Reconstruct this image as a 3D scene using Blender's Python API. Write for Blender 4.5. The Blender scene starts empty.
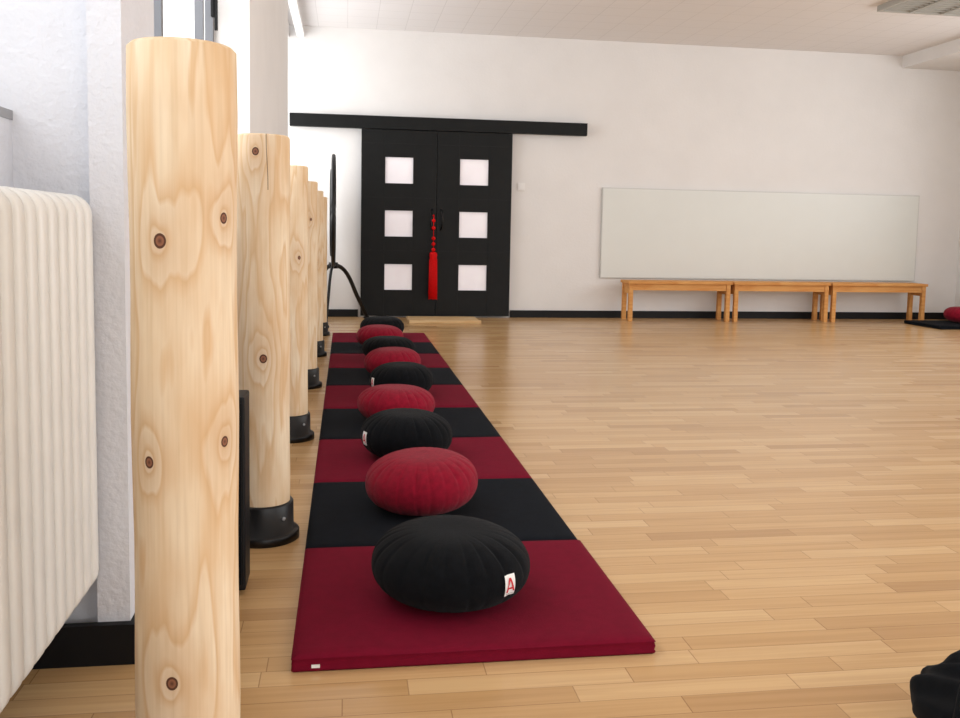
import bpy, bmesh, math, random
from mathutils import Vector, Matrix
random.seed(4)
S=bpy.context.scene
try:
    S.view_settings.view_transform='Standard'; S.view_settings.look='None'
    S.view_settings.exposure=0; S.view_settings.gamma=1
except Exception: pass

def lin(c):
    return tuple(((x/255)/12.92 if x/255<=.04045 else (((x/255)+.055)/1.055)**2.4) for x in c)+(1,)

# ---------------------------------------------------------------- materials
def newmat(name):
    m=bpy.data.materials.new(name); m.use_nodes=True
    nt=m.node_tree; b=nt.nodes['Principled BSDF']
    return m,nt,b
def N(nt,t,**k):
    n=nt.nodes.new(t)
    for a,v in k.items():
        if a=='inp':
            for i,x in v.items(): n.inputs[i].default_value=x
        else: setattr(n,a,v)
    return n
def math_(nt,op,a,b=None,c=None,clamp=False):
    n=nt.nodes.new('ShaderNodeMath'); n.operation=op; n.use_clamp=clamp
    for i,x in enumerate((a,b,c)):
        if x is None: continue
        if isinstance(x,(int,float)): n.inputs[i].default_value=x
        else: nt.links.new(x,n.inputs[i])
    return n.outputs[0]
def ramp(nt,fac,stops):
    r=nt.nodes.new('ShaderNodeValToRGB'); e=r.color_ramp.elements
    while len(e)<len(stops): e.new(.5)
    for i,(p,c) in enumerate(stops): e[i].position=p; e[i].color=c
    nt.links.new(fac,r.inputs[0]); return r.outputs[0]
def mix(nt,fac,a,b,mode='MIX'):
    n=nt.nodes.new('ShaderNodeMix'); n.data_type='RGBA'; n.blend_type=mode
    for s,x in ((0,fac),(6,a),(7,b)):
        if isinstance(x,(int,float,tuple)): n.inputs[s].default_value=x
        else: nt.links.new(x,n.inputs[s])
    return n.outputs[2]
def simple(name,rgb,rough=.6,noise=0,nscale=30,bump=0,bscale=200,spec=.5,sheen=0,metal=0):
    m,nt,b=newmat(name); c=lin(rgb)
    b.inputs['Base Color'].default_value=c; b.inputs['Roughness'].default_value=rough
    b.inputs['Specular IOR Level'].default_value=spec; b.inputs['Metallic'].default_value=metal
    if sheen: 
        b.inputs['Sheen Weight'].default_value=sheen
        b.inputs['Sheen Roughness'].default_value=.5
    tc=N(nt,'ShaderNodeTexCoord')
    nz=N(nt,'ShaderNodeTexNoise',inp={'Scale':nscale,'Detail':3}); nt.links.new(tc.outputs['Object'],nz.inputs['Vector'])
    lo=tuple(x*(1-noise) for x in c[:3])+(1,); hi=tuple(min(1,x*(1+noise)) for x in c[:3])+(1,)
    nt.links.new(ramp(nt,nz.outputs[0],[(.3,lo),(.7,hi)]),b.inputs['Base Color'])
    if bump:
        n2=N(nt,'ShaderNodeTexNoise',inp={'Scale':bscale,'Detail':4}); nt.links.new(tc.outputs['Object'],n2.inputs['Vector'])
        bp=N(nt,'ShaderNodeBump',inp={'Strength':bump,'Distance':.004}); nt.links.new(n2.outputs[0],bp.inputs['Height'])
        nt.links.new(bp.outputs[0],b.inputs['Normal'])
    return m

M_wall=simple('wall_plaster',(226,224,222),.85,.02,3,.3,45,.2)
M_pier=simple('pier_plaster',(216,217,222),.85,.03,6,.9,60,.2)
M_black=simple('black_paint',(10,10,11),.5,.1,8,spec=.25)
M_base=simple('black_baseboard',(12,12,14),.55,.1,8,spec=.25)
M_doorblk=simple('door_black_wood',(9,11,11),.5,.25,14,.2,60,spec=.22)
M_metal=simple('black_metal',(9,9,10),.4,.05,8,spec=.35)
M_blkfab=simple('black_cotton',(11,13,16),.95,.25,60,.4,500,.12,sheen=.03)
M_redfab=simple('red_cotton',(132,14,38),.92,.15,60,.4,500,.15,sheen=.06)
M_matred=simple('mat_red_cotton',(108,10,35),.92,.08,40,.3,500,.12)
M_matblk=simple('mat_black_cotton',(15,19,25),.95,.18,40,.3,500,.12)
M_rad=simple('radiator_enamel',(224,222,216),.4,.03,12)
M_white=simple('white_plastic',(232,230,228),.4,.01,10)
M_board=simple('whiteboard_surface',(215,217,212),.4,.01,4)
M_bframe=simple('board_edge',(196,196,192),.4,.01,4)
M_frame=simple('window_frame_grey',(105,107,112),.4,.05,8)
M_tassel=simple('tassel_red',(200,6,8),.6,.15,90,spec=.15)
M_gong=simple('gong_bronze',(16,14,13),.45,.2,10,metal=.2)
M_tag=simple('tag_white',(235,235,232),.7,.02,30)
M_tagred=simple('tag_red',(200,40,50),.7,.02,30)
M_sill=simple('sill_grey',(150,150,152),.5,.05,10)
M_grille=simple('lamp_grille',(165,163,156),.4,.02,10)

def paper():
    m,nt,b=newmat('door_paper_pane'); c=lin((226,212,226))
    nz=N(nt,'ShaderNodeTexNoise',inp={'Scale':5.0}); tc=N(nt,'ShaderNodeTexCoord'); nt.links.new(tc.outputs['Object'],nz.inputs['Vector'])
    nt.links.new(ramp(nt,nz.outputs[0],[(.3,lin((230,225,229))),(.7,lin((238,233,236)))]),b.inputs['Base Color'])
    b.inputs['Roughness'].default_value=.5
    b.inputs['Emission Color'].default_value=lin((240,235,240)); b.inputs['Emission Strength'].default_value=.2  # faint emission imitates backlight through the paper; the wall behind is solid
    return m
M_paper=paper()

def ceiling_mat():
    m,nt,b=newmat('ceiling_acoustic_tile')
    tc=N(nt,'ShaderNodeTexCoord'); sp=N(nt,'ShaderNodeSeparateXYZ'); nt.links.new(tc.outputs['Object'],sp.inputs[0])
    def grid(o,s,w):
        f=math_(nt,'FRACT',math_(nt,'MULTIPLY',o,1/s)); return math_(nt,'LESS_THAN',f,w)
    g=math_(nt,'MAXIMUM',grid(sp.outputs[0],.3,.02),grid(sp.outputs[1],.3,.02))
    v=N(nt,'ShaderNodeTexVoronoi',inp={'Scale':28.0,'Randomness':0.0}); nt.links.new(tc.outputs['Object'],v.inputs['Vector'])
    h=math_(nt,'LESS_THAN',v.outputs['Distance'],.25)
    c=mix(nt,math_(nt,'MULTIPLY',h,.22),lin((228,225,224)),lin((120,116,112)))
    c=mix(nt,math_(nt,'MULTIPLY',g,.25),c,lin((150,146,142)))
    nt.links.new(c,b.inputs['Base Color']); b.inputs['Roughness'].default_value=.9
    return m
M_ceil=ceiling_mat()

def floor_mat():
    m,nt,b=newmat('oak_strip_parquet')
    tc=N(nt,'ShaderNodeTexCoord'); sp=N(nt,'ShaderNodeSeparateXYZ'); nt.links.new(tc.outputs['Object'],sp.inputs[0])
    X,Y=sp.outputs[0],sp.outputs[1]
    h=.066; Ln=.48
    yr=math_(nt,'MULTIPLY',Y,1/h); row=math_(nt,'FLOOR',yr); fy=math_(nt,'FRACT',yr)
    wn=N(nt,'ShaderNodeTexWhiteNoise',noise_dimensions='1D'); nt.links.new(row,wn.inputs['W'])
    xr=math_(nt,'ADD',math_(nt,'MULTIPLY',X,1/Ln),math_(nt,'MULTIPLY',wn.outputs[0],7.0))
    col=math_(nt,'FLOOR',xr); fx=math_(nt,'FRACT',xr)
    cb=N(nt,'ShaderNodeCombineXYZ'); nt.links.new(col,cb.inputs[0]); nt.links.new(row,cb.inputs[1])
    w2=N(nt,'ShaderNodeTexWhiteNoise',noise_dimensions='3D'); nt.links.new(cb.outputs[0],w2.inputs['Vector'])
    cg=N(nt,'ShaderNodeCombineXYZ'); nt.links.new(math_(nt,'MULTIPLY',X,2.2),cg.inputs[0]); nt.links.new(math_(nt,'MULTIPLY',Y,60.0),cg.inputs[1]); nt.links.new(math_(nt,'MULTIPLY',w2.outputs[0],40.0),cg.inputs[2])
    ng=N(nt,'ShaderNodeTexNoise',inp={'Scale':1.0,'Detail':4,'Distortion':.6}); nt.links.new(cg.outputs[0],ng.inputs['Vector'])
    base=ramp(nt,w2.outputs[0],[(0,lin((182,142,96))),(.2,lin((195,156,107))),(.7,lin((203,165,116))),(1,lin((212,177,130)))])
    gr=ramp(nt,ng.outputs[0],[(.3,(.78,.73,.67,1)),(.6,(1,1,1,1))])
    c=mix(nt,.5,base,gr,'MULTIPLY')
    ey=math_(nt,'MAXIMUM',math_(nt,'LESS_THAN',fy,.03),math_(nt,'LESS_THAN',fx,.005))
    c=mix(nt,math_(nt,'MULTIPLY',ey,.5),c,lin((110,72,42)))
    nt.links.new(c,b.inputs['Base Color'])
    nt.links.new(math_(nt,'ADD',math_(nt,'MULTIPLY',ng.outputs[0],.12),.17),b.inputs['Roughness'])
    b.inputs['Specular IOR Level'].default_value=.5
    bp=N(nt,'ShaderNodeBump',inp={'Strength':.15,'Distance':.001}); nt.links.new(math_(nt,'SUBTRACT',1.0,ey),bp.inputs['Height']); nt.links.new(bp.outputs[0],b.inputs['Normal'])
    return m
M_floor=floor_mat()

def pine(name,knots,seed,light=(230,212,184),axis='Z',ringk=8.0,crack=None):
    m,nt,b=newmat(name)
    tc=N(nt,'ShaderNodeTexCoord')
    sc={'Z':(8,8,1.0),'X':(.9,9,9)}[axis]
    mp=N(nt,'ShaderNodeMapping',inp={'Scale':sc,'Location':(seed*3.1,seed*1.7,seed*.9)}); nt.links.new(tc.outputs['Object'],mp.inputs['Vector'])
    nz=N(nt,'ShaderNodeTexNoise',inp={'Scale':1.0,'Detail':3.5,'Roughness':.5}); nt.links.new(mp.outputs[0],nz.inputs['Vector'])
    field=math_(nt,'MULTIPLY',nz.outputs[0],ringk)
    core=None; halo=None
    for (kx,ky,kz,kr) in knots:
        vs=N(nt,'ShaderNodeVectorMath',operation='SUBTRACT'); nt.links.new(tc.outputs['Object'],vs.inputs[0]); vs.inputs[1].default_value=(kx,ky,kz)
        def dist(s):
            v2=N(nt,'ShaderNodeVectorMath',operation='MULTIPLY'); nt.links.new(vs.outputs[0],v2.inputs[0]); v2.inputs[1].default_value=s
            l=N(nt,'ShaderNodeVectorMath',operation='LENGTH'); nt.links.new(v2.outputs[0],l.inputs[0]); return l.outputs['Value']
        d=dist((1,1,.85)); d2=dist((1,1,.55))
        g=math_(nt,'EXPONENT',math_(nt,'MULTIPLY',d2,-1/(kr*2.2)))
        field=math_(nt,'ADD',field,math_(nt,'MULTIPLY',g,3.0))
        co=math_(nt,'SUBTRACT',1.0,math_(nt,'DIVIDE',d,kr*.58),clamp=True)
        core=co if core is None else math_(nt,'MAXIMUM',core,co)
        halo=g if halo is None else math_(nt,'MAXIMUM',halo,g)
    fr=math_(nt,'FRACT',field)
    c=ramp(nt,fr,[(0,lin(light)),(.5,lin(tuple(x*y for x,y in zip(light,(.985,.97,.95))))),(.85,lin(tuple(x*y for x,y in zip(light,(.93,.86,.78))))),(1,lin(light))])
    mp2=N(nt,'ShaderNodeMapping',inp={'Scale':{'Z':(180,180,5),'X':(5,180,180)}[axis]}); nt.links.new(tc.outputs['Object'],mp2.inputs['Vector'])
    n2=N(nt,'ShaderNodeTexNoise',inp={'Scale':1.0,'Detail':3}); nt.links.new(mp2.outputs[0],n2.inputs['Vector'])
    c=mix(nt,.4,c,ramp(nt,n2.outputs[0],[(.3,(.76,.70,.63,1)),(.6,(1,1,1,1))]),'MULTIPLY')
    mp3=N(nt,'ShaderNodeMapping',inp={'Scale':{'Z':(1,1,.35),'X':(.3,1,1)}[axis]}); nt.links.new(tc.outputs['Object'],mp3.inputs['Vector'])
    n3=N(nt,'ShaderNodeTexNoise',inp={'Scale':14.0,'Detail':3}); nt.links.new(mp3.outputs[0],n3.inputs['Vector'])
    c=mix(nt,math_(nt,'MULTIPLY',ramp(nt,n3.outputs[0],[(.4,(0,0,0,1)),(.7,(1,1,1,1))]),.6),c,lin(tuple(x*y for x,y in zip(light,(.90,.80,.68)))))
    if core is not None:
        c=mix(nt,math_(nt,'MULTIPLY',halo,.34),c,lin((155,110,76)))
        kc=ramp(nt,core,[(0,lin((105,68,46))),(.25,lin((68,42,30))),(.45,lin((140,92,68))),(1,lin((76,44,32)))])
        c=mix(nt,math_(nt,'GREATER_THAN',core,.02),c,kc)
    if crack:
        tx_,ty_,off,zmin=crack   # radial drying check: thin dark line along the grain
        sp=N(nt,'ShaderNodeSeparateXYZ'); nt.links.new(tc.outputs['Object'],sp.inputs[0])
        q=math_(nt,'ADD',math_(nt,'MULTIPLY',sp.outputs[0],tx_),math_(nt,'MULTIPLY',sp.outputs[1],ty_))
        wob=math_(nt,'MULTIPLY',math_(nt,'SINE',math_(nt,'MULTIPLY',sp.outputs[2],22.0)),.0025)
        q=math_(nt,'ABSOLUTE',math_(nt,'SUBTRACT',math_(nt,'ADD',q,wob),off))
        k=math_(nt,'MULTIPLY',math_(nt,'LESS_THAN',q,.0013),math_(nt,'GREATER_THAN',sp.outputs[2],zmin))
        c=mix(nt,math_(nt,'MULTIPLY',k,.7),c,lin((70,50,36)))
    nt.links.new(c,b.inputs['Base Color']); b.inputs['Roughness'].default_value=.65
    b.inputs['Specular IOR Level'].default_value=.25
    return m
M_bench=pine('bench_beech',[],3,(216,162,98),'X',6)
M_thresh=pine('low_step_wood',[],7,(222,196,152),'X',6)

# ---------------------------------------------------------------- mesh builder
class MB:
    def __init__(s,origin=(0,0,0)): s.bm=bmesh.new(); s.mats=[]; s.o=Vector(origin)
    def mi(s,m):
        if m not in s.mats: s.mats.append(m)
        return s.mats.index(m)
    def _tag(s,faces,m,smooth):
        i=s.mi(m)
        for f in faces: f.material_index=i; f.smooth=smooth
    def box(s,x0,x1,y0,y1,z0,z1,m,bev=0,rot=None):
        r=bmesh.ops.create_cube(s.bm,size=1); vs=r['verts']
        for v in vs: v.co=Vector(((x1-x0)*v.co.x,(y1-y0)*v.co.y,(z1-z0)*v.co.z))
        if bev:
            es=list({e for v in vs for e in v.link_edges})
            rr=bmesh.ops.bevel(s.bm,geom=es,offset=bev,segments=2,affect='EDGES',profile=.6)
            vs=list({v for f in rr['faces'] for v in f.verts}|{v for v in vs if v.is_valid})
        c=Vector(((x0+x1)/2,(y0+y1)/2,(z0+z1)/2))
        for v in vs:
            p=v.co
            if rot: p=rot@p
            v.co=p+c-s.o
        s._tag({f for v in vs for f in v.link_faces},m,False)
    def lathe(s,prof,c,m,seg=48,smooth=True,rot=None):
        c=Vector(c); rings=[]
        for r,z in prof:
            ring=[]
            for i in range(seg):
                a=2*math.pi*i/seg; p=Vector((r*math.cos(a),r*math.sin(a),z))
                if rot: p=rot@p
                ring.append(s.bm.verts.new(p+c-s.o))
            rings.append(ring)
        fs=[]
        for a,b in zip(rings,rings[1:]):
            for i in range(seg):
                j=(i+1)%seg; fs.append(s.bm.faces.new((a[i],a[j],b[j],b[i])))
        caps=[]
        if prof[0][0]>1e-6: caps.append(s.bm.faces.new(rings[0][::-1]))
        if prof[-1][0]>1e-6: caps.append(s.bm.faces.new(rings[-1]))
        s._tag(fs,m,smooth); s._tag(caps,m,False); return rings
    def tube(s,pts,r,m,seg=10):
        pts=[Vector(p) for p in pts]; rings=[]; ref=Vector((0,0,1))
        n=len(pts); rr=r if isinstance(r,(list,tuple)) else [r]*n
        for i,p in enumerate(pts):
            t=(pts[min(i+1,n-1)]-pts[max(i-1,0)]).normalized()
            u=t.cross(ref)
            if u.length<.05: u=t.cross(Vector((1,0,0)))
            u.normalize(); w=t.cross(u)
            rings.append([s.bm.verts.new(p+rr[i]*(math.cos(2*math.pi*k/seg)*u+math.sin(2*math.pi*k/seg)*w)-s.o) for k in range(seg)])
        fs=[]
        for a,b in zip(rings,rings[1:]):
            for i in range(seg):
                j=(i+1)%seg; fs.append(s.bm.faces.new((a[i],a[j],b[j],b[i])))
        fs.append(s.bm.faces.new(rings[0][::-1])); fs.append(s.bm.faces.new(rings[-1]))
        s._tag(fs,m,True)
    def done(s,name,parent=None):
        bmesh.ops.recalc_face_normals(s.bm,faces=s.bm.faces)
        me=bpy.data.meshes.new(name); s.bm.to_mesh(me); s.bm.free()
        for m in s.mats: me.materials.append(m)
        ob=bpy.data.objects.new(name,me); ob.location=s.o; bpy.context.collection.objects.link(ob)
        return ob

YW=9.84; XR=7.2; CZ=3.05; YB=-3.6; XL=-.692
# ---------------------------------------------------------------- room shell
b=MB(); b.box(-1.1,XR+.2,YB-.2,YW+.2,-.1,0,M_floor); b.done('floor')
b=MB(); b.box(-1.1,XR+.2,YB-.2,YW+.2,CZ,CZ+.1,M_ceil); b.done('ceiling')
b=MB(); b.box(-1.1,XR+.2,YW,YW+.2,0,CZ,M_wall); b.done('wall_back')
b=MB()
b.box(XR,XR+.2,YB,YW,0,1.0,M_wall); b.box(XR,XR+.2,YB,YW,2.85,CZ,M_wall)
b.box(XR,XR+.2,8.2,YW,1.0,2.85,M_wall); b.box(XR,XR+.2,YB,-2.6,1.0,2.85,M_wall)
b.done('wall_right')
b=MB()
b.box(-1.1,XR+.2,YB-.2,YB,0,.8,M_wall); b.box(-1.1,XR+.2,YB-.2,YB,2.85,CZ,M_wall)
b.box(-1.1,0,YB-.2,YB,.8,2.85,M_wall); b.box(6.4,XR+.2,YB-.2,YB,.8,2.85,M_wall)
b.done('wall_rear')
b=MB()
b.box(-1.0,XL,YB,2.04,0,1.165,M_pier)
b.box(-1.0,-.53,2.04,2.33,0,CZ,M_pier)
b.box(-.53,-.462,2.0,2.33,0,CZ,M_pier)
b.box(-1.0,-.60,2.33,4.54,0,1.16,M_pier)
b.box(-1.0,-.462,4.54,7.42,0,CZ,M_wall)
b.box(-1.0,-.60,7.42,YW,0,.9,M_pier)
b.box(-1.0,-.60,YB,2.04,2.92,CZ,M_wall); b.box(-1.0,-.60,2.33,4.54,2.92,CZ,M_wall); b.box(-1.0,-.60,7.42,YW,2.92,CZ,M_wall)
b.box(-1.0,XL,YB,YB+.5,1.165,CZ,M_wall)
b.done('wall_left')
b=MB(); b.box(-.6,.13,YW-.018,YW,0,.08,M_base); b.box(1.80,XR,YW-.018,YW,0,.08,M_base); b.done('baseboard_back')
b=MB(); b.box(XR-.018,XR,YB,YW-.018,0,.08,M_base); b.done('baseboard_right')
b=MB()
b.box(XL,XL+.018,YB,1.98,0,.09,M_base); b.box(XL,-.446,1.98,2.0,0,.09,M_base); b.box(-.462,-.446,2.0,2.35,0,.09,M_base)
b.box(-.60,-.582,2.35,4.52,0,.09,M_base); b.box(-.60,-.446,4.52,4.54,0,.09,M_base); b.box(-.462,-.446,4.54,7.44,0,.09,M_base)
b.done('baseboard_left')
b=MB(); b.box(-1.0,XL+.002,YB,2.04,1.165,1.185,M_sill); b.done('trim_1')
b=MB(); b.box(-1.0,-.585,2.33,4.54,1.16,1.185,M_sill); b.done('trim_2')

def window(name,x,y0,y1,z0,z1,mull,handles=(),w=.045,t=.03):
    b=MB()
    b.box(x-t,x+t,y0,y1,z0,z0+w,M_frame); b.box(x-t,x+t,y0,y1,z1-w,z1,M_frame)
    for y in [y0+w/2]+list(mull)+[y1-w/2]:
        b.box(x-t,x+t,y-w/2,y+w/2,z0,z1,M_frame)
    for (y,z) in handles:
        b.box(x+t,x+t+.015,y-.015,y+.015,z-.03,z+.10,M_black,.003); b.box(x+t+.015,x+t+.03,y-.01,y+.01,z-.09,z+.05,M_black,.003)
    b.done(name)
window('window_1',-.85,YB+.5,2.04,1.185,2.92,[-1.9,-.7,.5])
window('window_2',-.645,2.33,4.54,1.185,2.92,[3.30,4.22],[(4.45,1.95)],.035,.018)
window('window_3',-.75,7.42,YW,.9,2.92,[8.6])
def winx(name,x0,x1,y,z0,z1,n):
    b=MB(); b.box(x0,x1,y-.03,y+.03,z0,z0+.05,M_frame); b.box(x0,x1,y-.03,y+.03,z1-.05,z1,M_frame)
    for i in range(n+1):
        x=x0+.025+(x1-x0-.05)*i/n; b.box(x-.025,x+.025,y-.03,y+.03,z0,z1,M_frame)
    b.done(name)
winx('window_4',0,6.4,YB-.1,.8,2.85,5)
window('added_window_right',XR+.1,-2.6,8.2,1.0,2.85,[-1.2,.2,1.6,3.1,4.6,6.1,7.2])  # unseen window run, added and lengthened to let in light from the right

b=MB(); b.box(-.52,-.44,7.42,YW,2.93,2.97,M_white,.004); 
for y in (7.7,8.6,9.5): b.box(-.49,-.47,y-.015,y+.015,2.965,CZ,M_white)
b.done('curtain_track')
b=MB(); b.box(6.34,XR,YB,YW,2.91,CZ,M_wall); b.done('trim_3')
b=MB()
x0,x1,y0,y1=4.76,6.0,6.3,7.82; z0=CZ-.05
for (a,c,d,e) in ((x0,x1,y0,y0+.03),(x0,x1,y1-.03,y1),(x0,x0+.03,y0+.03,y1-.03),(x1-.03,x1,y0+.03,y1-.03)): b.box(a,c,d,e,z0,CZ,M_grille)
b.box(x0+.03,x1-.03,y0+.03,y1-.03,CZ-.015,CZ,M_white)
y=y0+.09
while y<y1-.04: b.box(x0+.03,x1-.03,y-.004,y+.004,z0+.005,CZ-.015,M_grille); y+=.07
for k in range(1,4): b.box(x0+(x1-x0)*k/4-.008,x0+(x1-x0)*k/4+.008,y0+.03,y1-.03,z0,CZ-.015,M_grille)
b.done('ceiling_louver_lamp')

# ---------------------------------------------------------------- sliding door + rail
b=MB()
b.box(-.59,2.60,YW-.10,YW-.035,2.005,2.14,M_doorblk,.004)
for x in (-.3,.6,1.5,2.4): b.box(x-.03,x+.03,YW-.035,YW,2.04,2.10,M_metal)
b.done('trim_4')
def door(name,x0,x1,wx0,wx1):
    b=MB(); ya,yb=YW-.085,YW-.045; zt=2.0
    rows=[(.292,.585),(.865,1.158),(1.43,1.722)]
    b.box(x0,wx0,ya,yb,.018,zt,M_doorblk,.002); b.box(wx1,x1,ya,yb,.018,zt,M_doorblk,.002)
    z=.018
    for (a,c) in rows: b.box(wx0,wx1,ya,yb,z,a,M_doorblk); z=c
    b.box(wx0,wx1,ya,yb,z,zt,M_doorblk)
    for (a,c) in rows:
        b.box(wx0,wx1,ya+.018,ya+.024,a,c,M_paper)
        t=.008
        b.box(wx0,wx0+t,ya-.002,ya+.018,a,c,M_black); b.box(wx1-t,wx1,ya-.002,ya+.018,a,c,M_black)
        b.box(wx0+t,wx1-t,ya-.002,ya+.018,a,a+t,M_black); b.box(wx0+t,wx1-t,ya-.002,ya+.018,c-t,c,M_black)
    for z in (.72,1.29,1.86): b.box(x0+.02,x1-.02,ya-.003,ya,z-.004,z+.004,M_black)
    hx=(x1-.045) if wx0<.8 else (x0+.045)
    sgn=1 if wx0<.8 else -1
    b.tube([(hx,ya-.002,1.17),(hx-.012*sgn,ya-.03,1.13),(hx-.018*sgn,ya-.038,1.06),(hx-.012*sgn,ya-.03,.99),(hx,ya-.002,.95)],.009,M_metal,8)
    b.done(name)
door('door_1',.155,.958,.400,.712)
door('door_2',.962,1.775,1.200,1.525)
b=MB(); tx,ty=.922,YW-.186
b.tube([(tx-.006,ty+.05,1.10),(tx,ty+.02,1.11),(tx,ty,1.08),(tx,ty,.72)],.006,M_tassel,8)
for z in (1.05,.97,.86,.80,.74): b.lathe([(.001,-.022),(.016,-.014),(.023,0),(.016,.014),(.001,.022)],(tx,ty,z),M_tassel,14)
b.lathe([(.001,.72),(.03,.715),(.04,.70),(.041,.675),(.038,.66),(.041,.62),(.042,.45),(.043,.23),(.04,.22),(.001,.222)],(tx,ty,0),M_tassel,24)
for i in range(26):
    a=2*math.pi*i/26; b.tube([(tx+.038*math.cos(a),ty+.038*math.sin(a),.64),(tx+.042*math.cos(a),ty+.042*math.sin(a),.42),(tx+.043*math.cos(a),ty+.043*math.sin(a),.205+.01*random.random())],.0045,M_tassel,5)
b.done('red_tassel')
b=MB(); b.box(1.855,1.935,YW-.012,YW,1.40,1.48,M_white,.003); b.box(1.87,1.92,YW-.018,YW-.012,1.415,1.465,M_white,.002); b.done('light_switch')
b=MB(); b.box(.64,1.38,9.16,9.70,0,.022,M_thresh,.004); b.box(.64,1.38,9.16,9.19,.022,.03,M_thresh); b.done('low_wooden_step')

b=MB((4.7,YW-.012,.95)); b.box(2.81,6.64,YW-.030,YW-.003,.45,1.455,M_bframe,.003); b.box(2.820,6.630,YW-.032,YW-.030,.460,1.445,M_board); b.done('whiteboard')

def bench(x0,x1):
    y0,y1=9.42,9.72; H=.44
    b=MB(((x0+x1)/2,(y0+y1)/2,0))
    b.box(x0,x1,y0,y1,H-.03,H,M_bench,.004)
    t=.045
    for xa in (x0+.015,x1-.015-t):
        for ya in (y0+.015,y1-.015-t): b.box(xa,xa+t,ya,ya+t,0,H-.03,M_bench,.003)
        b.box(xa+.01,xa+t-.01,y0+.06,y1-.06,.30,H-.03,M_bench)
    b.box(x0+.06,x1-.06,y0+.025,y0+.045,H-.10,H-.03,M_bench); b.box(x0+.06,x1-.06,y1-.045,y1-.025,H-.10,H-.03,M_bench)
    b.done('wooden_bench')
bench(3.02,4.205); bench(4.225,5.365); bench(5.385,6.55)

# ---------------------------------------------------------------- posts
PX=-.247; PR=.0795
def knotpos(s,z,Y,px=PX):
    d=Vector((-px,-Y,0)).normalized(); r=Vector((-d.y,d.x,0)); 
    p=PR*(s*r+math.sqrt(max(0,1-s*s))*d); return (p.x,p.y,z)
ys=[1.45,2.79,4.12,5.47,6.82,8.15]
kn=[[(-.43,.93,.017),(.72,.965,.013),(-.66,.60,.014),(.70,.625,.013),(-.30,.26,.016)],
    [(-.26,1.17,.018),(0,.565,.02)],
    [(.5,.82,.013)],[(.5,1.0,.013)],[(.4,.7,.013)],[(.3,.6,.013)]]
for i,(y,ks) in enumerate(zip(ys,kn)):
    cr=None
    if i==1:
        d=Vector((-PX,-y,0)).normalized(); cr=(-d.y,d.x,.012,1.06)
    mat=pine('pine_log_%d'%i,[knotpos(s,z,y)+(r,) for s,z,r in ks],i+1,crack=cr)
    b=MB((PX,y,0)); zt=1.222
    b.lathe([(PR-.002,.06),(PR,.10)]+[(PR+.0012*math.sin(k*1.3+i),.10+k*(zt-.006-.10)/12) for k in range(1,12)]+[(PR,zt-.006),(PR-.006,zt)],(PX,y,0),mat,64)
    b.lathe([(.108,0),(.108,.022),(.104,.027),(.091,.027),(.090,.112),(.087,.116),(.0805,.116)],(PX,y,0),M_metal,48)
    for k in range(4):
        a=math.pi/4+k*math.pi/2
        b.lathe([(.006,.0),(.006,.005),(.001,.006)],(PX+.089*math.cos(a),y+.089*math.sin(a),.075),M_sill,10,rot=Matrix.Rotation(a,3,'Z')@Matrix.Rotation(math.pi/2,3,'Y'))
    b.done('wooden_post')

b=MB((-.35,2.42,0)); b.box(-.435,-.253,2.335,2.45,0.012,.520,M_black,.006)
b.box(-.425,-.263,2.330,2.336,.03,.505,M_blkfab); 
for x in (-.42,-.29):
    for y in (2.345,2.425): b.box(x,x+.015,y,y+.015,0,.013,M_metal)
b.done('loudspeaker_cabinet')

# ---------------------------------------------------------------- radiator
b=MB((-.6,1.2,0))
def fin(yc):
    x0,x1,z0,z1,R=-.632,-.516,.180,1.012,.042
    pts=[]
    for cx,cz,a0 in ((x1-R,z0+R,-90),(x1-R,z1-R,0),(x0+R,z1-R,90),(x0+R,z0+R,180)):
        for k in range(7):
            a=math.radians(a0+15*k); pts.append((cx+R*math.cos(a),cz+R*math.sin(a)))
    hw=.0235
    sl=[(-hw,.90),(-hw*.85,.97),(-hw*.5,1),(hw*.5,1),(hw*.85,.97),(hw,.90)]
    rings=[]; cx,cz=(x0+x1)/2,(z0+z1)/2
    for dy,k in sl:
        ins=(1-k)*.10
        rings.append([b.bm.verts.new(Vector((cx+(p[0]-cx)*(1-ins/.051),yc+dy,cz+(p[1]-cz)*(1-ins/.42)))-b.o) for p in pts])
    fs=[]
    for A,B in zip(rings,rings[1:]):
        n=len(A)
        for i in range(n): fs.append(b.bm.faces.new((A[i],A[(i+1)%n],B[(i+1)%n],B[i])))
    caps=[b.bm.faces.new(rings[0]),b.bm.faces.new(rings[-1][::-1])]
    b._tag(fs,M_rad,True); b._tag(caps,M_rad,False)
y=1.952
while y>-.2: fin(y); y-=.0565
y+=.0565
for z in (.26,.94): b.tube([(-.58,y,z),(-.58,1.96,z)],.028,M_rad,16)
b.tube([(-.60,.9,.26),(-.66,.9,.26),(XL+.001,.9,.26)],.010,M_rad,10)
for yy in (.2,1.6):
    for zz in (.30,.88): b.box(XL,-.63,yy,yy+.03,zz,zz+.04,M_rad)
b.done('column_radiator')

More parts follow.
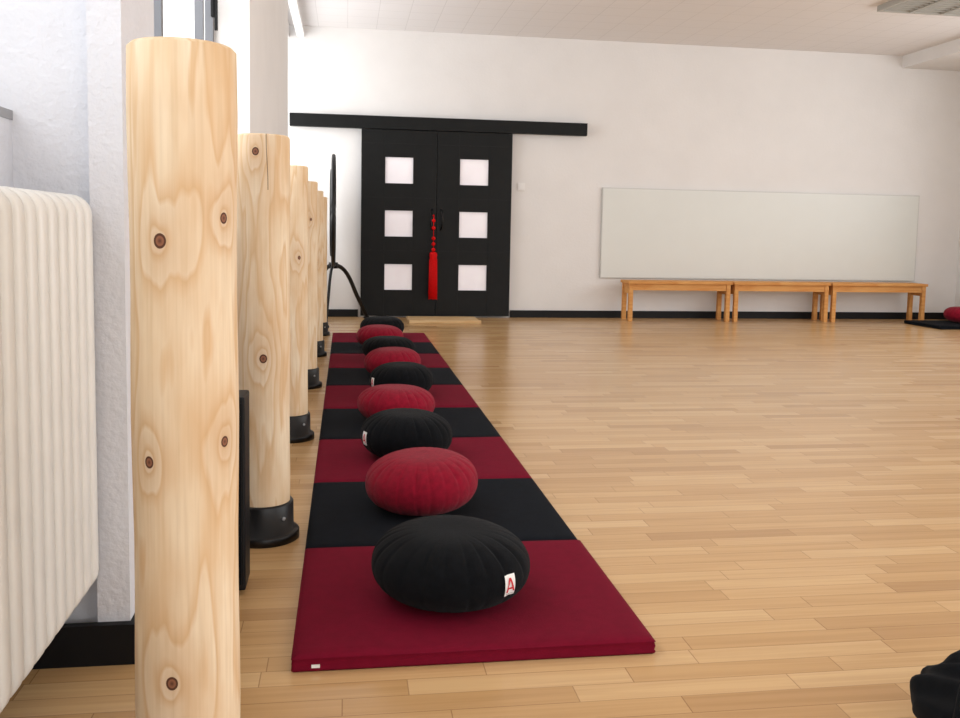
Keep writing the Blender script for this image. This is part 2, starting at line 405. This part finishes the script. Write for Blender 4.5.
# ---------------------------------------------------------------- mats
MX0,MW,D0,L=-.113,.8095,1.9006,.68
def zabuton(x0,x1,y0,y1,z0,t,m,tag=None):
    b=MB(((x0+x1)/2,(y0+y1)/2,z0)); bm=b.bm
    x0+=.002;x1-=.002;y0+=.0015;y1-=.0015
    rnd=random.Random(int(y0*100))
    ph=[rnd.random()*6 for _ in range(4)]
    def surf(u,v):
        d=min(min(u,1-u)*(x1-x0),min(v,1-v)*(y1-y0))
        rise=1-math.exp(-d/.010)
        return t*(.80+.20*rise)-.0012*(1+math.sin(9*u+ph[0])*math.sin(7*v+ph[1]))
    us=[0,.006,.015,.03,.05]+[.05+.9*k/14 for k in range(1,14)]+[.95,.97,.985,.994,1]
    vs=us
    G=[[bm.verts.new(Vector((x0+(x1-x0)*u,y0+(y1-y0)*v,z0+surf(u,v)))-b.o) for u in us] for v in vs]
    fs=[bm.faces.new((G[j][i],G[j][i+1],G[j+1][i+1],G[j+1][i])) for j in range(len(vs)-1) for i in range(len(us)-1)]
    border=[G[0][i] for i in range(len(us))]+[G[j][-1] for j in range(1,len(vs))]+[G[-1][i] for i in range(len(us)-2,-1,-1)]+[G[j][0] for j in range(len(vs)-2,0,-1)]
    c=Vector(((x0+x1)/2,(y0+y1)/2,0))-b.o
    def ringat(z,s):
        r=[]
        for v in border:
            p=v.co.copy(); dx=p.x-c.x; dy=p.y-c.y
            p.x=c.x+dx*(1-s/((x1-x0)/2)); p.y=c.y+dy*(1-s/((y1-y0)/2)); p.z=z0+z-b.o.z; r.append(bm.verts.new(p))
        return r
    prev=border
    for z,s in ((t*.76,-.001),(t*.70,.0015),(t*.5,-.0005),(t*.28,.0015),(t*.2,-.001),(t*.1,0),(0,.004)):
        r=ringat(z,s); n=len(r)
        for i in range(n): fs.append(bm.faces.new((prev[i],prev[(i+1)%n],r[(i+1)%n],r[i])))
        prev=r
    fs.append(bm.faces.new(prev))
    b._tag(fs,m,True)
    if tag: b.box(tag-.009,tag+.009,y0-.002,y0+.001,z0+.010,z0+.017,M_tag)
    return b.done('zabuton_mat')
for i in range(9):
    zabuton(MX0,MX0+MW+(.006 if i==0 else 0),D0+i*L,D0+(i+1)*L,0,.04,M_matred if i%2==0 else M_matblk,(-.06 if i==0 else None))

# ---------------------------------------------------------------- zafus
def zafu(x,y,zb,R,H,m,seed,tagang=None):
    rnd=random.Random(seed); b=MB((x,y,zb)); bm=b.bm
    npl=22; rows=32; tilt=(rnd.random()-.5)*.06; tilt2=(rnd.random()-.5)*.05
    offs=[rnd.uniform(-.12,.12) for _ in range(npl)]; dep=[rnd.uniform(.4,1.15) for _ in range(npl)]
    ph0=rnd.random()*6; e1=rnd.random()*6
    def P(phi,a,extra=0):
        cp,sp=math.cos(phi),math.sin(phi)
        r=R*max(cp,0)**.74; z=(1 if sp>=0 else -1)*abs(sp)**.92*H*.5
        u=(a+ph0)/(2*math.pi)*npl; k=int(math.floor(u))%npl; f=u-math.floor(u)
        f+=offs[k]+.25*(phi-.5)*(dep[k]-.7)
        g=f-.5   # knife pleat: a steep step on one side, gentle slope on the other
        crease=max(0,1-g/.38) if g>=0 else max(0,1+g/.07)
        wgt=math.exp(-((phi-.55)/.40)**2)+.6*math.exp(-((phi+.5)/.35)**2)
        d=-.0068*dep[k]*crease**1.3*wgt
        r2=r+(d+extra)*cp; z2=z+(d+extra)*sp
        r2*=1+.012*math.sin(2*a+seed)+.008*math.sin(3*a+e1)
        if phi>1.1: z2-=.006*(phi-1.1)/.47
        z2+=r2*(tilt*math.cos(a)+tilt2*math.sin(a))
        return Vector((r2*math.cos(a),r2*math.sin(a),max(0,z2+H*.46)))
    seg=264
    rings=[]
    for j in range(1,rows):
        phi=-math.pi/2+math.pi*j/rows
        rings.append([bm.verts.new(P(phi,2*math.pi*i/seg)) for i in range(seg)])
    bot=bm.verts.new((0,0,0)); top=bm.verts.new(P(math.pi/2,0))
    fs=[]
    for A,B in zip(rings,rings[1:]):
        for i in range(seg): fs.append(bm.faces.new((A[i],A[(i+1)%seg],B[(i+1)%seg],B[i])))
    for i in range(seg):
        fs.append(bm.faces.new((bot,rings[0][(i+1)%seg],rings[0][i]))); fs.append(bm.faces.new((top,rings[-1][i],rings[-1][(i+1)%seg])))
    b._tag(fs,m,True)
    if tagang is not None:
        def patch(p0,p1,da0,da1,ex,mt):
            g=[[bm.verts.new(P(p0+(p1-p0)*jj/8,tagang+da0+(da1-da0)*ii/6,ex)) for ii in range(7)] for jj in range(9)]
            f=[bm.faces.new((g[jj][ii],g[jj][ii+1],g[jj+1][ii+1],g[jj+1][ii])) for jj in range(8) for ii in range(6)]
            b._tag(f,mt,True)
        patch(-.24,.24,-.085,.085,.004,M_tag)
        patch(-.08,-.04,-.055,.055,.0055,M_tagred)
        patch(-.195,-.18,-.07,.07,.0055,M_sill)
        def stroke(q0,q1,w=.013):
            vs=[]
            for k in range(7):
                t=k/6; phi=q0[0]+(q1[0]-q0[0])*t; aa=tagang+q0[1]+(q1[1]-q0[1])*t
                vs.append((bm.verts.new(P(phi,aa-w,.0055)),bm.verts.new(P(phi,aa+w,.0055))))
            b._tag([bm.faces.new((vs[k][0],vs[k][1],vs[k+1][1],vs[k+1][0])) for k in range(6)],M_tagred,True)
        stroke((-.14,-.06),(.16,0)); stroke((-.14,.06),(.16,0))
    b.done('zafu_cushion')
zs=[(.264,2.195,'b',.197,.182,-math.pi/2+.68),(.252,2.92,'r',.183,.190,None),(.246,3.60,'b',.184,.192,-math.pi/2-1.15),(.241,4.28,'r',.187,.177,None),
    (.307,4.96,'b',.178,.185,-math.pi/2-1.1),(.290,5.64,'r',.178,.180,None),(.300,6.32,'b',.186,.172,None),(.265,7.0,'r',.180,.178,None),(.307,7.66,'b',.185,.185,None)]
for i,(x,y,c,R,H,t) in enumerate(zs):
    zafu(x,y,.041,R,H,M_blkfab if c=='b' else M_redfab,i+1,t)
zabuton(6.22,7.02,8.70,9.34,0,.04,M_matblk)
zafu(6.75,9.08,.041,.19,.18,M_redfab,21)

# ---------------------------------------------------------------- gong on stand (seen edge-on)
gx,gy,gz=-.125,9.15,1.12
b=MB((gx,gy,0)); RG=.54
b.tube([(gx,gy+RG*math.cos(a),gz+RG*math.sin(a)) for a in [2*math.pi*k/64 for k in range(64)]]+[(gx,gy+RG,gz)],.019,M_metal,12)
b.lathe([(.001,.012),(.06,.022),(.10,.014),(.36,.010),(.42,.002),(.43,-.03),(.425,-.032),(.41,0),(.001,.004)],(gx,gy,gz-.02),M_gong,64,rot=Matrix.Rotation(math.pi/2,3,'Y'))
for a in (math.radians(65),math.radians(115)):
    b.tube([(gx,gy+.40*math.cos(a),gz-.02+.40*math.sin(a)),(gx,gy+RG*math.cos(a),gz+RG*math.sin(a))],.004,M_metal,6)
hub=(gx,gy,gz-RG)
b.lathe([(.045,-.03),(.045,.03)],hub,M_metal,20)
def leg(fx,fy,r=.021):
    pts=[]
    for k in range(13):
        t=k/12
        pts.append((gx+(fx-gx)*(t**.85),gy+(fy-gy)*(t**.85),hub[2]+(.05*math.sin(math.pi*min(1,t*1.6))) -(hub[2]-.018)*t**1.25))
    b.tube(pts,r,M_metal,10); b.lathe([(.035,0),(.035,.015),(.02,.03),(.001,.032)],(fx,fy,0),M_metal,16)
leg(.22,9.66); leg(-.40,9.62); leg(-.19,8.75,.014)
b.done('gong_on_stand')

# ---------------------------------------------------------------- black backpack bottom right
bx,by=1.30,1.42
b=MB((bx,by,0)); bm=b.bm
def bagpt(u,v):
    cu,su=math.cos(u),math.sin(u); cv,sv=math.cos(v),math.sin(v)
    f=lambda c,e:(1 if c>=0 else -1)*abs(c)**e
    x=.24*f(cv,.55)*f(cu,.6); y=.17*f(cv,.55)*f(su,.6); z=.078*f(sv,.6)
    w=.010*math.sin(7*u+3*v)+.008*math.sin(13*u-5*v)
    x*=1+w*2; y*=1+w*2; z+=w*.8
    z*=1+.3*(x/.24)
    return Vector((x,y,max(0,z+.078)))
nu,nv=64,28; R_=[]
for j in range(1,nv): R_.append([bm.verts.new(bagpt(2*math.pi*i/nu,-math.pi/2+math.pi*j/nv)) for i in range(nu)])
fs=[]
for A,B in zip(R_,R_[1:]):
    for i in range(nu): fs.append(bm.faces.new((A[i],A[(i+1)%nu],B[(i+1)%nu],B[i])))
fs.append(bm.faces.new(R_[0][::-1])); fs.append(bm.faces.new(R_[-1])); b._tag(fs,M_blkfab,True)
b.box(bx-.12,bx+.12,by-.20,by-.15,.03,.13,M_blkfab,.015)
b.tube([(bx-.10,by-.203,.10),(bx,by-.205,.105),(bx+.10,by-.203,.10)],.004,M_metal,6)
b.tube([(bx-.15,by+.02,.14),(bx-.19,by,.15),(bx-.23,by-.04,.11),(bx-.262,by-.06,.03),(bx-.24,by-.08,.012),(bx-.16,by-.15,.012)],.011,M_blkfab,8)
b.tube([(bx-.05,by+.04,.14),(bx-.035,by+.06,.19),(bx+.01,by+.08,.235),(bx+.05,by+.08,.24),(bx+.10,by+.07,.17)],.014,M_blkfab,8)
b.done('black_backpack')

# ---------------------------------------------------------------- lights
W=bpy.data.worlds.new('world'); S.world=W; W.use_nodes=True
bg=W.node_tree.nodes['Background']; bg.inputs[0].default_value=(.90,.95,1,1); bg.inputs[1].default_value=1.4
def area(name,loc,rot,sx,sy,power,col=(1,.99,.985)):
    l=bpy.data.lights.new(name,'AREA'); l.shape='RECTANGLE'; l.size=sx; l.size_y=sy; l.energy=power; l.color=col
    o=bpy.data.objects.new(name,l); o.location=loc; o.rotation_euler=rot; bpy.context.collection.objects.link(o)
r=math.radians(90)
area('skylight_left_near',(-1.1,-.6,2.05),(0,-r,0),1.7,5.0,42)
area('skylight_left_mid',(-1.05,3.43,2.05),(0,-r,0),1.7,2.2,42)
area('skylight_left_far',(-1.05,8.6,1.9),(0,-r,0),2.0,2.4,50)
area('skylight_rear',(3.2,YB-.3,1.85),(r,0,0),6.3,2.0,140)
area('added_light_right',(XR+.3,2.8,1.95),(0,r,0),1.8,10.7,250)  # added light outside the unseen right windows, brightens the left wall

# ---------------------------------------------------------------- camera
f,yaw,p,ro,py,H=905,.1478,.0876,.0185,310,.9537
fw=Vector((math.sin(yaw)*math.cos(p),math.cos(yaw)*math.cos(p),-math.sin(p)))
rt=Vector((math.cos(yaw),-math.sin(yaw),0)); up=rt.cross(fw)
c,s=math.cos(ro),math.sin(ro)
rr=c*rt+s*up; uu=c*up-s*rt
cam=bpy.data.cameras.new('camera'); co=bpy.data.objects.new('camera',cam); bpy.context.collection.objects.link(co)
co.matrix_world=Matrix(((rr.x,uu.x,-fw.x,0),(rr.y,uu.y,-fw.y,0),(rr.z,uu.z,-fw.z,H),(0,0,0,1)))
cam.sensor_width=36; cam.lens=36*f/960; cam.shift_y=-(359-py)/960; cam.clip_start=.05
S.camera=co
